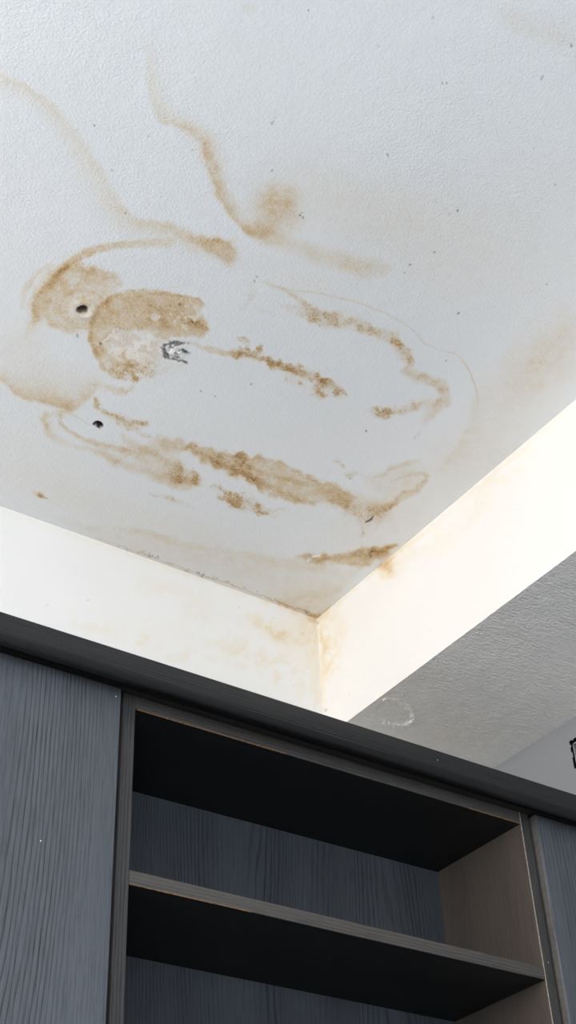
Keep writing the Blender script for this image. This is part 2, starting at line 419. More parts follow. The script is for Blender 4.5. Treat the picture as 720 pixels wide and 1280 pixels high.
# ------------------------------------------------------------------ the ceiling
def draw_ceiling(s):
    S, P, B, R, D = s.stroke, s.poly, s.blob, s.ring, s.dot
    # long tide line that comes in from the left edge and ends in a wedge
    S([(-40, 82, 12, .1), (0, 95, 16, .15), (30, 108, 18, .18), (60, 130, 20, .18), (85, 155, 24, .15), (105, 182, 32, .14), (125, 215, 38, .15),
       (140, 245, 36, .17), (150, 264, 30, .2), (165, 276, 26, .24), (190, 281, 24, .26), (215, 284, 24, .26), (240, 296, 24, .3),
       (262, 302, 24, .34), (280, 306, 22, .3), (294, 318, 16, .22)], w=20, soft=9, feather=24, side=1, wob=8, rough=4)
    P([(238, 298), (258, 302), (275, 300), (292, 306), (296, 314), (292, 326), (290, 338), (278, 328), (262, 318), (248, 310)], .2, 13, wob=9, rough=6)
    B(268, 312, 22, 9, .14, 25, p=1, rough=8); S([(288, 306, 5, .18), (297, 300, 4, .1)], soft=5, rough=4)
    # tide line down the middle that ends at the round blot
    S([(183, 40, 10, .0), (184, 65, 14, .08), (187, 100, 16, .12), (193, 130, 16, .17), (203, 150, 16, .22), (225, 160, 14, .24), (243, 167, 14, .28),
       (255, 182, 18, .28), (260, 203, 20, .26), (266, 226, 18, .27), (277, 250, 16, .3), (291, 270, 14, .34), (306, 284, 14, .36), (320, 296, 12, .3)],
      w=13, soft=7, feather=22, side=-1, wob=7, rough=4)
    S([(225, 160, 16, .08), (252, 178, 20, .12), (262, 205, 22, .12), (272, 235, 18, .1), (290, 262, 14, .1)], soft=14, wob=8)
    B(346, 262, 34, 36, .36, 10, p=1, wob=10, rough=5); B(350, 250, 24, 20, .14, 0, p=1)
    B(330, 288, 24, 16, .25, 20, p=1, rough=6); B(312, 292, 8, 6, .15, 0, p=1)
    S([(330, 296, 16, .18), (370, 308, 18, .17), (410, 321, 22, .17), (448, 332, 22, .22), (476, 336, 16, .18)], soft=18, wob=10)
    B(430, 250, 130, 60, .09, 10, p=1, wob=30); B(540, 300, 120, 80, .05, 0, p=1, wob=30)
    B(690, 440, 75, 45, .2, -42, p=1, wob=15); B(640, 480, 60, 40, .08, -42, p=1)
    B(690, 40, 60, 22, .09, 25, p=1, wob=20); B(640, 20, 30, 20, .06, 40, p=1)
    B(312, 10, 10, 8, .12, 0, p=1)
    # ringed hole and its stain on the left
    S([(70, 340, 7, .2), (88, 327, 9, .4), (104, 318, 10, .42), (125, 311, 10, .34), (150, 307, 9, .28), (180, 305, 11, .22), (212, 303, 12, .15)],
      w=9, soft=5, wob=3, rough=2)
    S([(92, 325, 14, .2), (72, 343, 19, .26), (56, 361, 22, .28), (46, 380, 22, .28), (42, 400, 16, .2), (36, 418, 8, .08)], soft=14, wob=6, rough=8)
    S([(86, 328, 5, .2), (74, 343, 7, .26), (60, 356, 5, .24), (48, 370, 7, .22), (44, 386, 9, .26), (44, 398, 7, .15)], soft=5, wob=4, rough=7)
    S([(62, 332, 5, .16), (44, 345, 7, .18), (30, 362, 8, .2), (27, 382, 6, .14)], soft=6, wob=5, rough=4)
    P([(80, 330), (105, 328), (135, 340), (150, 358), (140, 372), (125, 395), (108, 410), (85, 412), (62, 405), (48, 390), (52, 370), (66, 348)], .24, 14, wob=6, rough=8)
    S([(95, 335, 8, .15), (118, 336, 9, .2), (140, 346, 10, .18), (150, 356, 8, .12)], soft=8, rough=6)
    R(104, 386, 30, 24, 4, .10, 15); R(104, 386, 37, 31, 3, .08, 15); R(103, 388, 22, 17, 3.5, .06, 15)
    S([(60, 398, 8, .1), (72, 408, 8, .22), (90, 413, 8, .2), (108, 412, 6, .15)], soft=6, rough=4)
    B(104, 387, 14, 10, .0, 15)
    # the big tan patch beside it
    P([(122, 383), (135, 371), (160, 364), (186, 362), (208, 364), (232, 371), (248, 374), (258, 381), (252, 392), (260, 403), (262, 412), (250, 424), (236, 420),
       (222, 420), (206, 425), (192, 418), (170, 412), (150, 414), (136, 424), (128, 448), (120, 446), (112, 430), (113, 405)], .34, 6, wob=4, rough=5)
    P([(190, 382), (232, 380), (246, 388), (244, 402), (225, 414), (205, 416), (192, 402)], .14, 14, wob=6, rough=8)
    P([(118, 430), (150, 412), (205, 424), (205, 445), (185, 468), (160, 474), (138, 470), (128, 458)], .21, 12, wob=5, rough=12)
    P([(128, 440), (150, 430), (175, 440), (190, 458), (165, 470), (140, 466)], .14, 14, wob=8, rough=12)
    B(150, 395, 26, 14, .08, 10, p=1, rough=12); B(215, 372, 30, 7, .08, 5, p=1, rough=10)
    S([(131, 462, 5, .2), (121, 444, 6, .3), (113, 425, 6, .32), (113, 404, 6, .3), (122, 384, 6, .32), (140, 370, 5, .3), (165, 363, 4, .24), (200, 362, 3, .14)],
      soft=4, wob=3, rough=2)
    S([(150, 374, 3, .15), (185, 366, 3, .15), (220, 370, 3, .2), (248, 375, 3, .3), (258, 382, 3, .25)], soft=3, rough=3)
    S([(210, 362, 2, .1), (226, 356, 2, .12), (240, 355, 2, .1), (252, 364, 2, .08)], soft=2, rough=2)
    P([(132, 462), (145, 452), (165, 452), (188, 462), (200, 468), (186, 474), (166, 482), (146, 474)], .34, 9, ch=1, rough=9)
    S([(140, 470, 5, .25), (160, 478, 5, .35), (172, 476, 4, .2)], soft=3, ch=1, rough=6)
    P([(205, 448), (225, 455), (232, 450), (224, 462), (200, 468), (180, 455)], .15, 8, ch=1, rough=9)
    P([(225, 400), (250, 398), (262, 410), (250, 420), (236, 414)], .25, 6, ch=1, rough=8)
    S([(118, 480, 4, .1), (140, 488, 9, .22), (155, 492, 6, .3), (166, 487, 4, .2)], soft=6, rough=6)
    s.blotch(165, 435, 48, 34, .5, 8, 10, ch=3, lo=.5, hi=.62, seed=21); s.blotch(235, 395, 30, 26, .35, 5, 0, ch=3, lo=.52, hi=.62, seed=22)
    s.blotch(190, 390, 70, 24, .16, 10, 5, seed=23); s.blotch(90, 365, 55, 40, .14, 8, -30, seed=24); s.blotch(165, 466, 36, 14, .3, 5, 10, ch=1, seed=25)
    # crackled, flaking spot
    for (x, y, r) in ((206, 436, 1.6), (204, 439, 1.8), (209, 443, 1.6), (213, 430, 1.4), (221, 428, 2), (224, 430, 1.4), (229, 437, 2), (232, 440, 1.4),
                      (216, 434, 1.4), (231, 428, 1.4), (222, 446, 1.2), (229, 452, 1.2), (236, 429, 1), (211, 426, 1)):
        D(x, y, r, .6)
    for q in (((203, 434), (206, 438), (205, 443), (209, 446)), ((206, 431), (212, 428), (218, 429)), ((217, 427), (224, 426), (228, 429)), ((219, 432), (226, 429)), ((223, 437), (229, 436), (234, 440)), ((226, 440), (233, 439)),
              ((211, 436), (214, 432)), ((216, 446), (224, 449), (231, 453)), ((208, 441), (213, 447))):
        S([(x, y, 2.6, .85) for x, y in q], soft=2.2, ch=2, wob=2, rough=6)
    i = s._sel([(200, 422), (240, 456)], 2)
    rr = np.hypot((s.u[i]-219)/19, (s.v[i]-438)/14)
    cr = np.abs(fbm(s.u[i]/6+3, s.v[i]/5+8, 3)-.5)
    s._add(2, i, .85*sstep(.05, .01, cr)*sstep(1.0, .6, rr)*sstep(.42, .55, s.g1[i]))
    B(217, 440, 9, 7, .8, 0, ch=3, p=.5, rough=8); B(226, 433, 5, 3, .6, 0, ch=3, p=.5, rough=6)
    B(194, 396, 4, 5, .5, 0, ch=3, p=.5, rough=6); S([(126, 428, 2, .6), (135, 424, 3, .6), (142, 416, 3, .5), (148, 411, 3, .5)], soft=2, ch=3, rough=6)
    D(126, 429, 1.6, .7); D(150, 410, 1.2, .5)
    # tide line on the far left below the ringed hole
    S([(-30, 462, 16, .2), (0, 474, 18, .26), (15, 487, 20, .3), (35, 497, 22, .32), (58, 502, 24, .32), (75, 508, 26, .38), (88, 513, 28, .42), (98, 508, 26, .36), (110, 497, 22, .26),
       (120, 485, 18, .16)], w=22, soft=6, feather=28, side=-1, wob=6, rough=3)
    B(70, 480, 60, 30, .1, 0, p=1, wob=15); B(84, 506, 15, 9, .18, 10, p=1)
    B(30, 440, 45, 50, .07, 0, p=1, wob=15)
    S([(120, 499, 5, .45), (121, 507, 6, .35)], soft=4, rough=4)
    S([(124, 509, 3, .3), (134, 516, 5, .34), (145, 524, 6, .3), (160, 527, 8, .26), (172, 529, 8, .32), (183, 531, 4, .42)], soft=5, rough=6, ch=1)
    P([(128, 514), (142, 516), (165, 525), (186, 529), (180, 536), (160, 538), (140, 528)], .16, 8, rough=5)
    S([(145, 530, 4, .2), (165, 538, 5, .25), (185, 545, 4, .3), (195, 549, 3, .2)], soft=4, ch=1, rough=7)
    # looping tide lines around the small black hole
    S([(80, 517, 4, .12), (60, 517, 4, .2), (53, 526, 5, .28), (58, 538, 5, .26), (68, 548, 4, .2), (86, 555, 3, .1), (112, 562, 4, .12), (128, 568, 9, .25), (148, 580, 10, .25),
       (170, 586, 8, .2), (190, 594, 10, .22), (212, 602, 14, .26), (232, 606, 16, .28), (250, 605, 8, .2)], soft=9, wob=4, rough=5)
    S([(75, 517, 3, .2), (76, 529, 3, .25), (86, 539, 3, .26), (100, 547, 4, .26), (115, 553, 5, .26), (135, 560, 6, .24), (155, 563, 8, .26), (175, 562, 8, .22)], soft=6, wob=4, rough=4)
    S([(68, 512, 2, .1), (90, 518, 2, .2), (115, 530, 2, .1)], soft=2, rough=2)
    S([(150, 543, 3, .15), (160, 552, 5, .24), (178, 560, 7, .25), (195, 567, 5, .2), (210, 578, 4, .2)], soft=9, wob=4, rough=5)
    S([(145, 577, 4, .2), (165, 568, 6, .2), (185, 565, 5, .2)], soft=5, rough=3)
    B(150, 565, 40, 12, .1, 15, p=1); B(62, 532, 10, 16, .08, -30, p=1)
    P([(178, 560), (196, 545), (225, 548), (240, 556), (228, 566), (218, 572), (240, 588), (254, 598), (250, 606), (226, 606), (200, 596), (178, 584), (165, 574)], .2, 9, wob=5, rough=6)
    P([(205, 575), (222, 578), (244, 590), (254, 598), (248, 605), (225, 604), (205, 592)], .3, 7, ch=1, rough=8)
    P([(186, 548), (205, 548), (232, 556), (222, 566), (202, 562)], .18, 7, ch=1, rough=8)
    # the long brown streak
    P([(228, 562), (238, 552), (262, 560), (280, 565), (300, 567), (328, 572), (356, 582), (378, 592), (402, 602), (436, 614), (448, 622), (432, 634), (410, 628), (392, 632), (372, 630), (348, 622),
       (325, 612), (304, 601), (280, 591), (256, 578)], .31, 7, wob=4, rough=7)
    P([(232, 562), (240, 553), (262, 560), (281, 563), (296, 567), (318, 574), (312, 590), (332, 606), (345, 618), (322, 610), (298, 598), (270, 585), (248, 574)], .27, 8, ch=1, rough=10)
    S([(248, 568, 5, .2), (270, 578, 7, .3), (290, 586, 9, .36), (306, 595, 9, .34), (325, 604, 8, .22), (350, 612, 6, .2), (372, 622, 6, .2)], soft=7, wob=4, rough=7)
    S([(284, 567, 8, .2), (302, 574, 9, .2), (312, 583, 8, .15)], soft=8, rough=9)
    S([(320, 571, 4, .2), (345, 578, 4, .25), (375, 589, 5, .25), (398, 600, 6, .24), (425, 611, 5, .1)], soft=4, rough=5)
    S([(318, 588, 4, .15), (345, 597, 5, .22), (385, 603, 6, .22)], soft=4, rough=2)
    S([(370, 626, 7, .2), (390, 630, 7, .25)], soft=6, rough=3)
    # its end: crumbling fan, loop and specks
    P([(430, 615), (455, 625), (478, 632), (484, 642), (478, 658), (455, 658), (440, 645), (425, 634)], .2, 16, ch=1, rough=10)
    B(455, 638, 34, 20, .1, 10, p=1, rough=8)
    P([(400, 606), (440, 614), (480, 626), (494, 634), (470, 644), (440, 640), (410, 632)], .16, 14, wob=8, rough=4)
    B(462, 648, 22, 12, .18, 0, ch=1, p=1, rough=10)
    S([(458, 653, 2, .9), (464, 649, 3, .9), (467, 646, 1.5, .8)], soft=1.5, ch=2, rough=2, wob=1)
    S([(478, 634, 8, .2), (490, 630, 9, .28), (504, 622, 10, .28), (520, 614, 9, .26), (532, 605, 7, .24), (536, 595, 5, .24), (528, 590, 4, .2), (512, 593, 5, .2)], soft=5, wob=4, rough=5)
    P([(455, 598), (480, 586), (510, 580), (535, 588), (533, 604), (505, 622), (480, 625)], .13, 14, wob=8, rough=6)
    S([(468, 596, 5, .16), (485, 586, 6, .2), (510, 580, 7, .18), (524, 577, 5, .1)], soft=5, rough=6)
    S([(488, 602, 4, .28), (496, 600, 4, .3), (504, 596, 3, .2)], soft=3, ch=1, rough=6)
    S([(484, 634, 5, .3), (492, 628, 6, .3), (500, 622, 5, .2)], soft=4, ch=1, rough=7)
    for (x, y, r, a) in ((421, 576, 5, .5), (429, 581, 4, .35), (437, 592, 7, .35), (445, 589, 4, .25), (452, 590, 3, .2), (480, 638, 4, .3), (453, 670, 4, .35), (408, 588, 2, .2)):
        B(x, y, r, r*.8, a, 20, ch=1, p=.9, rough=6)
    S([(454, 660, 4, .2), (453, 672, 4, .2), (450, 684, 5, .2)], soft=4, ch=1, rough=6)
    # crumb patches below the streak
    P([(259, 608), (270, 605), (284, 612), (304, 618), (320, 628), (335, 638), (345, 646), (320, 644), (304, 638), (284, 632), (272, 626), (276, 618)], .55, 7, ch=1, rough=9)
    S([(312, 626, 9, .3), (330, 632, 7, .25), (350, 638, 6, .2), (362, 641, 3, .1)], soft=5, ch=1, rough=9)
    S([(188, 614, 3, .3), (198, 617, 4, .28), (205, 620, 3, .1), (212, 624, 5, .35), (222, 628, 6, .32), (232, 632, 4, .2), (246, 637, 3, .12)], soft=4, ch=1, rough=6)
    S([(41, 616, 4, .42), (50, 619, 5, .42), (60, 623, 3, .3)], soft=3, ch=1, rough=6)
    B(50, 620, 13, 4, .15, 18, p=1)
    # middle streak
    S([(222, 424, 4, .12), (242, 430, 5, .22), (262, 438, 6, .26), (285, 442, 7, .28), (305, 445, 8, .26)], soft=4, wob=3, rough=4)
    S([(290, 441, 9, .25), (308, 440, 12, .34), (325, 445, 13, .38), (340, 454, 13, .38), (360, 460, 14, .42), (375, 466, 12, .38), (392, 471, 12, .36), (405, 476, 14, .38), (420, 485, 12, .36), (428, 490, 10, .34)],
      soft=5, ch=1, wob=4, rough=9)
    S([(300, 443, 6, .15), (335, 452, 7, .22), (365, 463, 8, .28), (405, 478, 8, .22)], soft=6, wob=4, rough=5)
    for (x, y, rx, ry, a) in ((304, 426, 10, 4, .35), (308, 434, 6, 4, .3), (324, 436, 7, 5, .4), (372, 478, 11, 7, .46), (361, 471, 6, 4, .4), (398, 489, 14, 9, .46), (406, 474, 12, 5, .36), (423, 492, 9, 8, .46)):
        B(x, y, rx, ry, a, 15, ch=1, p=.8, wob=4, rough=9)
    # the upper arc of crumbling paint
    S([(298, 388, 6, .15), (306, 378, 8, .2), (314, 366, 12, .18), (312, 358, 10, .1)], soft=7, rough=6, ch=1)
    S([(320, 385, 8, .15), (335, 388, 8, .14)], soft=6, ch=1, rough=8)
    S([(330, 354, 3, .12), (350, 361, 4, .2), (368, 369, 5, .2), (380, 380, 7, .15)], soft=4, rough=3)
    S([(350, 385, 8, .12), (376, 386, 14, .28), (395, 393, 20, .35), (415, 398, 18, .33), (436, 399, 14, .28), (455, 407, 12, .28), (472, 417, 14, .3), (488, 424, 12, .3), (498, 433, 13, .38), (508, 444, 14, .36),
       (513, 455, 8, .25)], soft=7, ch=1, rough=9, wob=5)
    S([(380, 388, 16, .1), (410, 397, 20, .14), (450, 405, 16, .13), (490, 425, 16, .16), (508, 445, 16, .18)], soft=12, rough=5)
    S([(506, 462, 9, .35), (514, 470, 10, .3), (530, 474, 12, .26), (545, 480, 13, .26), (556, 490, 12, .24), (556, 502, 12, .24), (546, 510, 10, .2), (536, 520, 8, .22), (530, 530, 4, .15)], soft=8, ch=1, rough=8, wob=5)
    S([(508, 464, 12, .16), (530, 474, 16, .18), (552, 484, 18, .2), (558, 500, 16, .16), (542, 512, 14, .14), (534, 524, 8, .12)], soft=10, rough=5)
    S([(464, 514, 5, .3), (476, 513, 10, .42), (488, 515, 11, .36), (502, 513, 9, .26), (518, 506, 10, .24), (532, 504, 9, .22)], soft=6, ch=1, rough=9)
    S([(470, 515, 8, .12), (500, 512, 10, .14), (535, 505, 10, .12)], soft=8)
    for (x, y) in ((519, 546), (524, 543)): B(x, y, 3, 3, .25, 0, ch=1, p=.8, rough=5)
    # thin outer tide line
    S([(335, 356, 1.6, .06), (356, 361, 1.6, .18), (390, 365, 1.6, .22), (425, 372, 1.6, .22), (460, 382, 1.6, .2), (490, 396, 1.6, .22), (513, 410, 1.6, .22), (530, 428, 1.6, .2), (548, 438, 1.6, .12),
       (565, 440, 2, .2), (577, 446, 2, .2), (585, 460, 2, .22), (592, 478, 2, .22), (597, 492, 2, .16), (597, 512, 2, .08)], soft=1.6, wob=2, rough=2)
    S([(597, 490, 12, .05), (590, 530, 16, .09), (570, 565, 18, .1), (548, 590, 12, .07)], w=14, soft=8, feather=26, side=-1, wob=6)
    # band beside the beam and warm fill near the corner
    P([(372, 694), (386, 690), (412, 694), (440, 690), (452, 684), (474, 686), (497, 683), (480, 698), (462, 708), (446, 710), (420, 704), (396, 704)], .36, 8, wob=4, rough=5)
    S([(372, 696, 6, .12), (392, 699, 8, .2), (420, 697, 8, .22), (446, 692, 9, .25), (470, 688, 9, .35), (495, 683, 6, .45)], soft=6, wob=3, rough=4)
    B(458, 700, 16, 8, .3, -25, p=1); B(476, 692, 14, 5, .25, -30, p=1)
    D(464, 695, 2, .5); S([(458, 697, 1.5, .4), (466, 691, 1.5, .4)], soft=1.5, ch=2)
    S([(384, 701, 2, .8), (391, 695, 3, .9), (400, 694, 2, .7)], soft=1.5, ch=3, wob=1, rough=3)
    P([(60, 645), (130, 662), (190, 668), (240, 684), (300, 694), (380, 702), (450, 712), (400, 775), (300, 740), (150, 690)], .1, 12, wob=10, rough=4)
    S([(110, 660, 6, .05), (150, 660, 8, .12), (183, 666, 8, .13), (215, 676, 7, .13), (245, 684, 5, .1), (280, 687, 5, .08), (340, 700, 12, .1), (400, 708, 16, .12)], soft=7, wob=6)
    P([(372, 735), (400, 735), (430, 730), (400, 778), (340, 756)], .12, 16, wob=8, rough=6)
    S([(350, 752, 6, .12), (375, 762, 8, .2), (396, 772, 10, .26), (412, 758, 5, .14)], soft=7, rough=8)
    B(600, 560, 120, 50, .10, -40, p=1, wob=25); B(480, 660, 90, 40, .09, -20, p=1, wob=15)
    B(30, 590, 120, 60, .05, 15, p=1, wob=20); B(200, 660, 220, 34, .07, 18, p=1, wob=15); B(640, 300, 160, 120, .04, -30, p=1, wob=30)
    B(380, 350, 90, 40, .05, 10, p=1, wob=20)
    # mould along the wall joint
    for (x0, y0, n, sp, r) in ((192, 697, 16, 9, 1.0), (255, 720, 14, 8, 1.2), (275, 727, 8, 7, .9), (150, 685, 8, 9, .7), (388, 767, 14, 9, 1.0), (328, 744, 8, 14, .7)):
        for k in range(n):
            dx = rng.randn()*sp
            D(x0+dx, y0-1.5+dx*.35+rng.randn()*1.4, r*(.4+.6*rng.rand()), .2+.3*rng.rand())
    S([(120, 673, 1.5, .12), (200, 700, 2, .22), (260, 721, 2, .25), (330, 746, 2, .3), (397, 771, 2.5, .35)], soft=2, wob=1, rough=4)
    # stray specks
    for (x, y, r) in ((118, 157, 1), (186, 171, .8), (339, 154, 1), (343, 148, .6), (340, 213, .8), (375, 269, 1.2), (379, 272, 1.1), (378, 266, .8), (140, 213, .8), (157, 267, 1), (553, 104, 1), (559, 103, 1.1),
                      (542, 22, .8), (473, 58, .7), (714, 58, 1.4), (713, 55, .8), (677, 98, 1.2), (679, 95, .8), (572, 263, 1.2), (562, 268, .6), (543, 315, 1), (513, 331, 1), (484, 193, 1), (486, 196, .6),
                      (341, 152, .7), (573, 392, 1.2), (557, 450, .8), (318, 352, 1), (251, 489, .8), (457, 538, .8), (385, 12, .8), (668, 186, .7), (694, 231, .7), (684, 355, .8), (505, 341, .7), (545, 252, .6),
                      (321, 346, .8), (165, 10, .6), (240, 188, .7), (256, 180, .7), (314, 480, .7), (270, 496, .7), (104, 330, .6), (212, 382, .9), (224, 381, 1), (190, 382, .8), (240, 402, 1), (438, 598, .7)):
        D(x, y, r, .75)
    # the two holes
    S([(98.5, 387, 8, .8), (105.5, 385.8, 10, .8)], soft=2, ch=2, wob=1, rough=3)
    B(102, 386, 7, 5, .8, 0, p=.7)
    S([(118.5, 529.5, 5, 1), (123, 531, 10, 1), (125, 531, 7, 1)], soft=2, ch=2, wob=1, rough=3)
    B(107, 388, 9, 7, .25, 0, ch=3, p=.8)

def disp_ceiling(s):                      # + is up into the ceiling
    u, v = s.u, s.v
    d = np.zeros(len(u))
    for (x, y, rx, ry, dep) in ((103, 386.5, 6.2, 4, .012), (122.5, 530.5, 5.2, 4.2, .012)):
        r = np.hypot((u+s.f1*2-x)/rx, (v+s.f2*2-y)/ry)
        d += dep*sstep(1.05, .7, r)
    r = np.hypot((u-105)/13, (v-387)/9.5)
    d -= .0010*np.exp(-((r-1)/.35)**2)
    d += .0008*s.ch[:, 1]*(s.f1*2)        # crumbling paint is uneven
    r = np.hypot((u-217)/18, (v-438)/13)
    d -= .0022*sstep(1.1, .6, r)*(.5+1.6*s.f2)
    return d

STEP = .0022
xs = span(XL-.1, BX+.02, -.72, BX+.02, STEP)
ys = span(YF-.1, YB+.02, -1.2, YB+.02, STEP)
me = grid_surface('ceiling', (0, 0, ZC), (1, 0, 0), (0, 1, 0), xs, ys, draw_ceiling, disp_ceiling, flip=False)
# faces must look down: turn them over
me.flip_normals()
ceil = tag(link('ceiling', me, M['ceiling']), 'white painted ceiling with brown water stains and flaking paint', kind='structure')

# curled and loose flakes of paint that hang from the ceiling
def flake(px, py, L, Wd, ang, curl, seed):
    r = random.Random(seed); bm = bmesh.new()
    c = hit(px, py, 2, ZC); n = 6; rows = []
    ca, sa = math.cos(ang), math.sin(ang)
    for i in range(n+1):
        t = i/n; row = []
        wd = Wd*(.35+.65*math.sin(math.pi*(t*.8+.1)))*(.85+.3*r.random())
        for sgn in (-1, 0, 1):
            x = (t-.5)*L; y = sgn*wd/2+Wd*.5*(t-.5)**2
            row.append(bm.verts.new((c[0]+ca*x-sa*y, c[1]+sa*x+ca*y, ZC-.0006-curl*(sgn+1)**2/4*(.6+.4*t))))
        rows.append(row)
    for a, b in zip(rows[:-1], rows[1:]):
        for k in range(2): bm.faces.new((a[k], a[k+1], b[k+1], b[k]))
    bmesh.ops.solidify(bm, geom=bm.faces[:], thickness=.0004)
    return link('paint_flake', bm_mesh('paint_flake', bm), M['fleck'], ceil, True)
fl = [(389, 697, .020, .007, .9, .004), (214, 441, .012, .007, .3, .002), (221, 437, .010, .006, 1.3, .002), (226, 442, .009, .005, 2.2, .002), (211, 436, .008, .005, .7, .002),
      (218, 446, .008, .004, 2.8, .0015), (97, 419, .010, .005, .8, .002), (137, 423, .011, .004, 1.5, .0018), (145, 413, .009, .004, 1.2, .0015), (193, 394, .010, .005, 2.0, .002),
      (448, 690, .008, .005, .4, .0015)]
for k, a in enumerate(fl): flake(*a, k)

# ------------------------------------------------------------------ back wall, beam, right wall and the rest of the room
def draw_back(s):
    S, P, B, R, D = s.stroke, s.poly, s.blob, s.ring, s.dot
    B(335, 785, 38, 16, .15, 20, p=1, wob=20, rough=8); B(352, 800, 12, 12, .14, 0, p=1, rough=8)
    B(375, 790, 22, 60, .08, 0, p=1, wob=20, rough=8)
    T = s.blotch
    T(312, 818, 46, 26, 0.124, 12, 20, seed=1); T(350, 838, 30, 30, 0.112, 10, 20, seed=2); T(335, 785, 50, 20, 0.124, 12, 20, seed=3)
    T(240, 826, 60, 18, 0.093, 14, 18, seed=4); T(170, 798, 30, 14, 0.112, 10, 15, seed=5); T(120, 785, 40, 18, 0.081, 13, 18, seed=6)
    T(220, 745, 90, 22, 0.062, 16, 18, seed=7); T(270, 790, 60, 24, 0.074, 14, 18, seed=8); T(382, 820, 22, 70, 0.124, 9, 0, seed=9)
    B(310, 820, 50, 22, .05, 20, p=1, wob=25); B(200, 790, 90, 20, .03, 18, p=1, wob=20)
    S([(0, 637, 3, .04), (150, 690, 4, .08), (260, 725, 5, .12), (340, 752, 7, .18), (397, 774, 9, .24)], soft=6, wob=2, rough=6)
    S([(392, 775, 6, .18), (394, 820, 8, .13), (396, 880, 10, .13)], soft=8, wob=4, rough=8)
    for k in range(8):
        x = rng.rand()*380+10; D(x, 650+x*.35+rng.rand()*90, .6+.2*rng.rand(), .3)
me = grid_surface('wall_back', (0, YB, 0), (1, 0, 0), (0, 0, 1),
                  span(XL-.1, XR+.1, -.3, BX+.02, .004), span(0, ZC+.02, Z0-.05, ZC+.02, .004), draw_back)
wall_back = tag(link('wall_back', me, M['wall']), 'cream white wall above the dark cornice, faint yellow stains', kind='structure')

def draw_beam_side(s):
    S, P, B, R, D = s.stroke, s.poly, s.blob, s.ring, s.dot
    B(482, 708, 12, 15, .3, -30, p=1, rough=10); B(478, 712, 8, 12, .2, -30, ch=1, p=1, rough=10)
    S([(398, 774, 10, .2), (440, 737, 5, .12), (480, 702, 6, .22), (500, 688, 6, .2), (560, 640, 5, .06), (620, 590, 8, .1), (720, 500, 5, .04)], soft=7, wob=2, rough=8)
    S([(401, 780, 8, .2), (404, 830, 9, .16), (402, 870, 10, .14), (406, 890, 6, .25)], soft=8, wob=4, rough=9)
    s.blotch(412, 810, 22, 75, 0.124, 9, 0, seed=11); s.blotch(520, 690, 60, 22, 0.074, 11, -40, seed=12); s.blotch(620, 600, 80, 18, 0.074, 12, -40, seed=13)
    s.blotch(484, 706, 18, 20, 0.186, 6, -35, seed=14)
    B(418, 790, 16, 30, .1, 10, p=1, wob=14, rough=8); B(407, 838, 10, 14, .12, 0, p=1, wob=14, rough=10)
    B(560, 675, 40, 14, .05, -38, p=1, wob=20, rough=8); B(600, 640, 30, 14, .06, -38, p=1, wob=20, rough=8)
    D(408, 888, 1.3, .6); D(397, 779, 1, .5); D(436, 868, .8, .4)
ysb = span(YF-.1, YB+.02, -.62, YB+.02, .004)
me1 = grid_surface('beam_side', (BX, 0, 0), (0, 1, 0), (0, 0, 1), ysb, span(BZ, ZC+.02, BZ, ZC+.02, .004), draw_beam_side, flip=True)
def draw_beam_under(s):
    S, P, B, R, D = s.stroke, s.poly, s.blob, s.ring, s.dot
    edge = [(470, 880), (479, 876), (488, 874), (497, 876), (505, 881), (513, 888), (517, 895), (515, 903), (506, 907), (495, 907), (486, 905), (476, 899)]
    for k in range(95):
        i = rng.randint(1, len(edge)-1); t = rng.rand()
        x = edge[i][0]*(1-t)+edge[i+1 if i+1 < len(edge) else 0][0]*t+rng.randn()*1.5
        y = edge[i][1]*(1-t)+edge[i+1 if i+1 < len(edge) else 0][1]*t+rng.randn()*1.2
        D(x, y, .8+1.6*rng.rand()**2, .5+.5*rng.rand(), 3)
    P(edge, .025, 5, rough=5)
    for (x, y, r) in ((578, 919, 1.2), (503, 908, 1.4), (614, 970, 1), (661, 799, 1), (597, 791, 1), (641, 943, 1), (662, 808, .8)): D(x, y, r, .8, 3)
    S([(440, 899, 3, .1), (470, 876, 3, .14), (520, 838, 3, .08), (600, 780, 2, .04)], soft=3, rough=5)
    B(560, 930, 70, 30, .06, -20, p=1, wob=20)
def disp_under(s):
    u, v = s.u, s.v
    d = .0030*s.ch[:, 3]*(.5+s.f1)
    r = np.hypot((u-494)/24, (v-891)/17)
    d -= .0007*sstep(1.05, .9, r)
    d += .0012*np.exp(-((r-1)/.16)**2)*(u > 478)*(.5+1.5*s.f2)
    d += .0007*(fbm(u/30+v/60, v/22, 3)-.5)*2+.0011*(fbm((u+v*.8)/26, (v-u*.5)/7, 4)-.5)
    return np.clip(d, -.002, .004)
_pk = [hit(x, y, 2, BZ) for x, y in ((465, 868), (525, 868), (525, 912), (465, 912))]
px0, px1 = min(p[0] for p in _pk), max(p[0] for p in _pk); py0, py1 = min(p[1] for p in _pk), max(p[1] for p in _pk)
PX = [x for x in span(BX, XR+.02, max(BX+.001, px0), px1, .0014, .003)]
PY = list(np.linspace(YF-.1, -.62, 14)[:-1])+span(-.62, YB+.02, py0, py1, .0014, .004)
me2 = grid_surface('beam_under', (0, 0, BZ), (1, 0, 0), (0, 1, 0), PX,
                   PY, draw_beam_under, disp_under, flip=True)
bm = bmesh.new(); bm.from_mesh(me1); nside = len(bm.faces); bm.from_mesh(me2)
beam = link('ceiling_beam', bm_mesh('ceiling_beam', bm), M['beam'])
beam.data.materials.append(M['grey'])
beam.data.polygons.foreach_set('material_index', [0]*nside+[1]*(len(beam.data.polygons)-nside))
beam.data.polygons.foreach_set('use_smooth', [True]*len(beam.data.polygons))
tag(beam, 'boxed ceiling beam with bright cream side and rough grey underside', kind='structure')

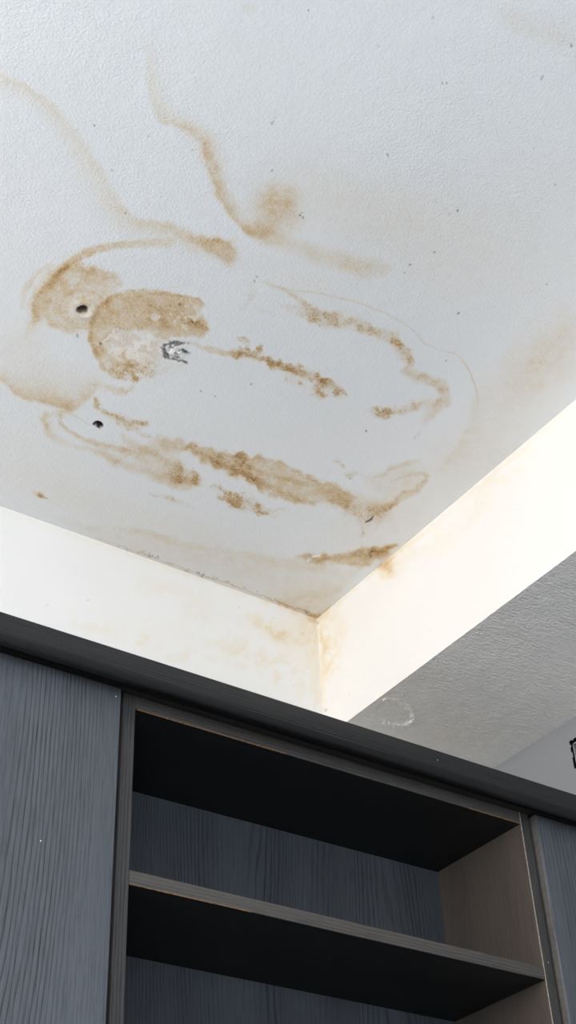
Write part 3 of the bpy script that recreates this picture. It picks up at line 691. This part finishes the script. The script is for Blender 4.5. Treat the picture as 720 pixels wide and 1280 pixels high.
# right wall with the ragged cut-out of an electrical box
hc = hit(721, 941, 0, XR); HY, HZ = hc[1], hc[2]
e0 = hit(713.5, 935, 0, XR)
HW, HH = abs(e0[1]-HY), .034
def ragged(y, z):
    n = (fbm(y*160+3, z*160+8, 3)-.5)*.006
    return (np.abs(y-HY)+n < HW) & (np.abs(z-HZ)+n < HH)
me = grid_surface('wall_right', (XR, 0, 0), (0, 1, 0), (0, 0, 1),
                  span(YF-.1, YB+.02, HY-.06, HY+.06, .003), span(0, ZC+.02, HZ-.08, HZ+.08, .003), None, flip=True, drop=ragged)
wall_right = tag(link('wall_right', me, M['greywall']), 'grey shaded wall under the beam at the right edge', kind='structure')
eb = empty('electrical_box', (XR, HY, HZ-HH))
def tray(name, w_, h_, d_, th, mat, x):
    bm = bmesh.new()
    for (y0, y1, z0, z1, x0, x1) in ((-w_, w_, -h_, -h_+th, 0, d_), (-w_, w_, h_-th, h_, 0, d_), (-w_, -w_+th, -h_, h_, 0, d_), (w_-th, w_, -h_, h_, 0, d_), (-w_, w_, -h_, h_, d_-th, d_)):
        r = bmesh.ops.create_cube(bm, size=1)
        for v in r['verts']:
            v.co = Vector((x+x0+(v.co.x+.5)*(x1-x0), HY+y0+(v.co.y+.5)*(y1-y0), HZ+z0+(v.co.z+.5)*(z1-z0)))
    return link(name, bm_mesh(name, bm), mat, eb)
tray('cavity', HW+.012, HH+.012, .06, .003, M['black'], XR+.0008)
tray('plastic_box', HW-.003, HH-.006, .045, .0025, M['boxmetal'], XR+.004)
for k, (dy, dz) in enumerate(((-.006, .0), (.004, -.004))):
    cu = bpy.data.curves.new('wire', 'CURVE'); cu.dimensions = '3D'; cu.bevel_depth = .0015; cu.bevel_resolution = 2
    sp = cu.splines.new('BEZIER'); sp.bezier_points.add(2)
    for q, P_ in zip(sp.bezier_points, ((XR+.045, HY+dy, HZ+.02), (XR+.02, HY+dy*2, HZ+dz), (XR+.04, HY-dy, HZ-.02))):
        q.co = P_; q.handle_left_type = q.handle_right_type = 'AUTO'
    dg = bpy.data.objects.new('tmp', cu); col.objects.link(dg)
    wm = bpy.data.meshes.new_from_object(dg.evaluated_get(bpy.context.evaluated_depsgraph_get())); bpy.data.objects.remove(dg)
    link('wire', wm, M['boxmetal'], eb)
tag(eb, 'broken open electrical box sunk in the grey wall at right edge', 'electrical box')

tag(boxes('floor', [(XL-.2, XR+.2, YF-.2, YB+.2, -.1, 0)], M['floor']), 'plain brown floor of the room', kind='structure')
y0, y1, z0, z1 = WIN1
tag(boxes('wall_left', [(XL-.15, XL, YF-.1, y0, 0, ZC), (XL-.15, XL, y1, YB+.1, 0, ZC), (XL-.15, XL, y0, y1, 0, z0), (XL-.15, XL, y0, y1, z1, ZC)], M['room']),
    'plain pale wall with the high window', kind='structure')
x0, x1, a0, a1 = WIN2
tag(boxes('wall_rear', [(XL-.15, x0, YF-.15, YF, 0, ZC), (x1, XR+.1, YF-.15, YF, 0, ZC), (x0, x1, YF-.15, YF, 0, a0), (x0, x1, YF-.15, YF, a1, ZC)], M['room']),
    'plain pale wall behind the viewer', kind='structure')
t = .05
win = tag(boxes('window_1', [(XL-.1, XL-.04, y0, y0+t, z0, z1), (XL-.1, XL-.04, y1-t, y1, z0, z1), (XL-.1, XL-.04, y0, y1, z0, z0+t), (XL-.1, XL-.04, y0, y1, z1-t, z1),
                (XL-.1, XL-.04, (y0+y1)/2-t/2, (y0+y1)/2+t/2, z0, z1)], M['frame']), 'white framed window in the side wall', kind='structure')
boxes('pane', [(XL-.075, XL-.07, y0+t, y1-t, z0+t, z1-t)], M['glass'], win)
win = tag(boxes('window_2', [(x0, x0+t, YF-.1, YF-.04, a0, a1), (x1-t, x1, YF-.1, YF-.04, a0, a1), (x0, x1, YF-.1, YF-.04, a0, a0+t), (x0, x1, YF-.1, YF-.04, a1-t, a1),
                ((x0+x1)/2-t/2, (x0+x1)/2+t/2, YF-.1, YF-.04, a0, a1)], M['frame']), 'white framed window in the rear wall', kind='structure')
boxes('pane', [(x0+t, x1-t, YF-.075, YF-.07, a0+t, a1-t)], M['glass'], win)

# ------------------------------------------------------------------ the cabinets
W = .85; ST = .0225; DEP = .256; TOP = Z0+.0247; BACK = YB-.004
DY = -.0125; DTOP = Z0+.0225; DX0, DX1 = -.0338, .880
# open shelf unit
u = empty('open_shelf_cabinet', (W/2, .18, 0))
tag(u, 'open dark ash shelf unit between the two closed cabinet doors', 'cabinet')
def board(name, x0, x1, y0, y1, z0, z1, mat, edge, parent, bev=.0008):
    # a board whose front edge carries a separate band
    o = box(name, x0, x1, y0+.002, y1, z0, z1, mat, parent, 0)
    box('edge_band', x0, x1, y0, y0+.002, z0, z1, edge, o, bev, 2)
    return o
board('side_panel', -ST, 0, 0, BACK, .0, TOP, M['side_z'], M['edge_z'], u, .0011)
board('side_panel', W, W+ST, 0, BACK, .0, TOP, M['side_z'], M['edge_z'], u, .0011)
box('worn_or_lit_edge', W-.0004, W+.0012, -.0003, .0017, .0, TOP, M['lip'], bpy.data.objects['side_panel.001'], .0003, 1)  # pale strip painted in as the highlight on the stile's edge
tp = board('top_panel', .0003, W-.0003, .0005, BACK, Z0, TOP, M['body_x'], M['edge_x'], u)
box('worn_or_lit_edge', .004, .30, -.0001, .0012, Z0-.0006, Z0+.0006, M['chip'], tp, 0)
box('worn_or_lit_edge', .72, W-.004, -.0001, .0012, Z0-.0006, Z0+.0005, M['chip'], tp, 0)
box('top_bounce_board', .0003, W-.0003, .052, BACK, TOP, TOP+.010, M['bounce'], u, 0)  # unseen board added to bounce light onto the beam underside
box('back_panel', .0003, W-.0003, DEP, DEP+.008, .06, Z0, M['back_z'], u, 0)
zt = Z0-.2807
k = 0
while zt > .2:
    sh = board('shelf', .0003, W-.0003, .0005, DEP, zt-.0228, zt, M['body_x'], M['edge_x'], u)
    if k == 0: box('worn_or_lit_edge', .002, .22, 0, .001, zt-.0232, zt-.0223, M['chip'], sh, 0)
    zt -= .3035; k += 1
box('plinth', .0003, W-.0003, .02, .04, 0, .08, M['body_x'], u)

def closed(x0, x1, dx0, dx1, label, lit_left):
    c = empty('closed_cabinet', ((x0+x1)/2, .18, 0)); tag(c, label, 'cabinet')
    box('side_panel', x0, x0+.018, .012, BACK, 0, TOP, M['side_z'], c)
    box('side_panel', x1-.018, x1, .012, BACK, 0, TOP, M['side_z'], c)
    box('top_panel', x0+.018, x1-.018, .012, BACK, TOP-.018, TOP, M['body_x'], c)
    box('top_bounce_board', x0, x1, .052, BACK, TOP, TOP+.010, M['bounce'], c, 0)  # added out of sight as a reflector, like the middle one
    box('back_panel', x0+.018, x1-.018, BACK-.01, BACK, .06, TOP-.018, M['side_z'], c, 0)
    box('plinth', x0+.018, x1-.018, .03, .05, 0, .08, M['body_x'], c)
    d = box('door', dx0, dx1, DY, .0095, .085, DTOP, M['face_z'], c, .0022, 3)
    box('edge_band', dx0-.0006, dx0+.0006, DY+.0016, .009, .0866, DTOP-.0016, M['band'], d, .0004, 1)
    return c, d
LC, LD = closed(-.60, -.0245, -.575, DX0, 'closed dark ash cabinet with blue-grey lit door, left edge', 1)
RC, RD = closed(W+ST+.002, XR-.004, DX1, XR-.03, 'closed dark ash cabinet with narrow door, right edge', 0)

def speck(px, py, axis, val, r, parent):
    c = hit(px, py, axis, val); bm = bmesh.new()
    bmesh.ops.create_icosphere(bm, subdivisions=1, radius=r)
    for v in bm.verts:
        v.co = Vector((v.co.x+c[0], v.co.y*.5+c[1], v.co.z+c[2]))
    o = link('paint_speck', bm_mesh('paint_speck', bm), M['fleck'], parent)
    return o
for (x, y) in ((51, 1051), (145, 870.5)):
    o = speck(x, y, 1, DY, .0012, None); o.parent = LD
o = speck(685.5, 1203, 1, 0.0, .001, None); o.parent = u; o.location = -Vector(u.location)

# cornice with rounded nose and cove underneath
def extrude(name, prof, x0, x1, mat, parent=None):
    bm = bmesh.new(); n = len(prof)
    rows = [[bm.verts.new((x, y, Z0+z)) for y, z in prof] for x in (x0, x1)]
    for i in range(n): bm.faces.new((rows[0][i], rows[0][(i+1) % n], rows[1][(i+1) % n], rows[1][i]))
    bm.faces.new(rows[0][::-1]); bm.faces.new(rows[1])
    bmesh.ops.recalc_face_normals(bm, faces=bm.faces[:])
    o = link(name, bm_mesh(name, bm), mat, parent)
    for p_ in o.data.polygons: p_.use_smooth = len(p_.vertices) == 4
    o.data.set_sharp_from_angle(angle=math.radians(28))
    return o
CX0, CX1 = -.62, XR-.001
cor = extrude('cornice', [(.05, .0534), (-.069, .0534), (-.0715, .0522), (-.072, .0500), (-.072, .0182), (-.0712, .0166), (-.0545, .0166), (-.0542, .0460), (-.0145, .0460), (-.0140, .0249), (.05, .0249)],
              CX0, CX1, M['cornice'])
bead = extrude('bead', [(-.0712, .0165), (-.0716, .0145), (-.0706, .0112), (-.0682, .0078), (-.0650, .0053), (-.0608, .0038), (-.0565, .0034), (-.0548, .0044), (-.0545, .0165)], CX0, CX1, M['bead'], cor)
bead['label'] = 'rounded bead under the cornice, its shade painted black'
tag(cor, 'long dark ash cornice moulding running along the cabinet tops', 'cornice')
for (x, y, r) in ((547, 950, .0011), (433, 868, .0008)):
    o = speck(x, y, 1, -.072, r, None); o.parent = cor
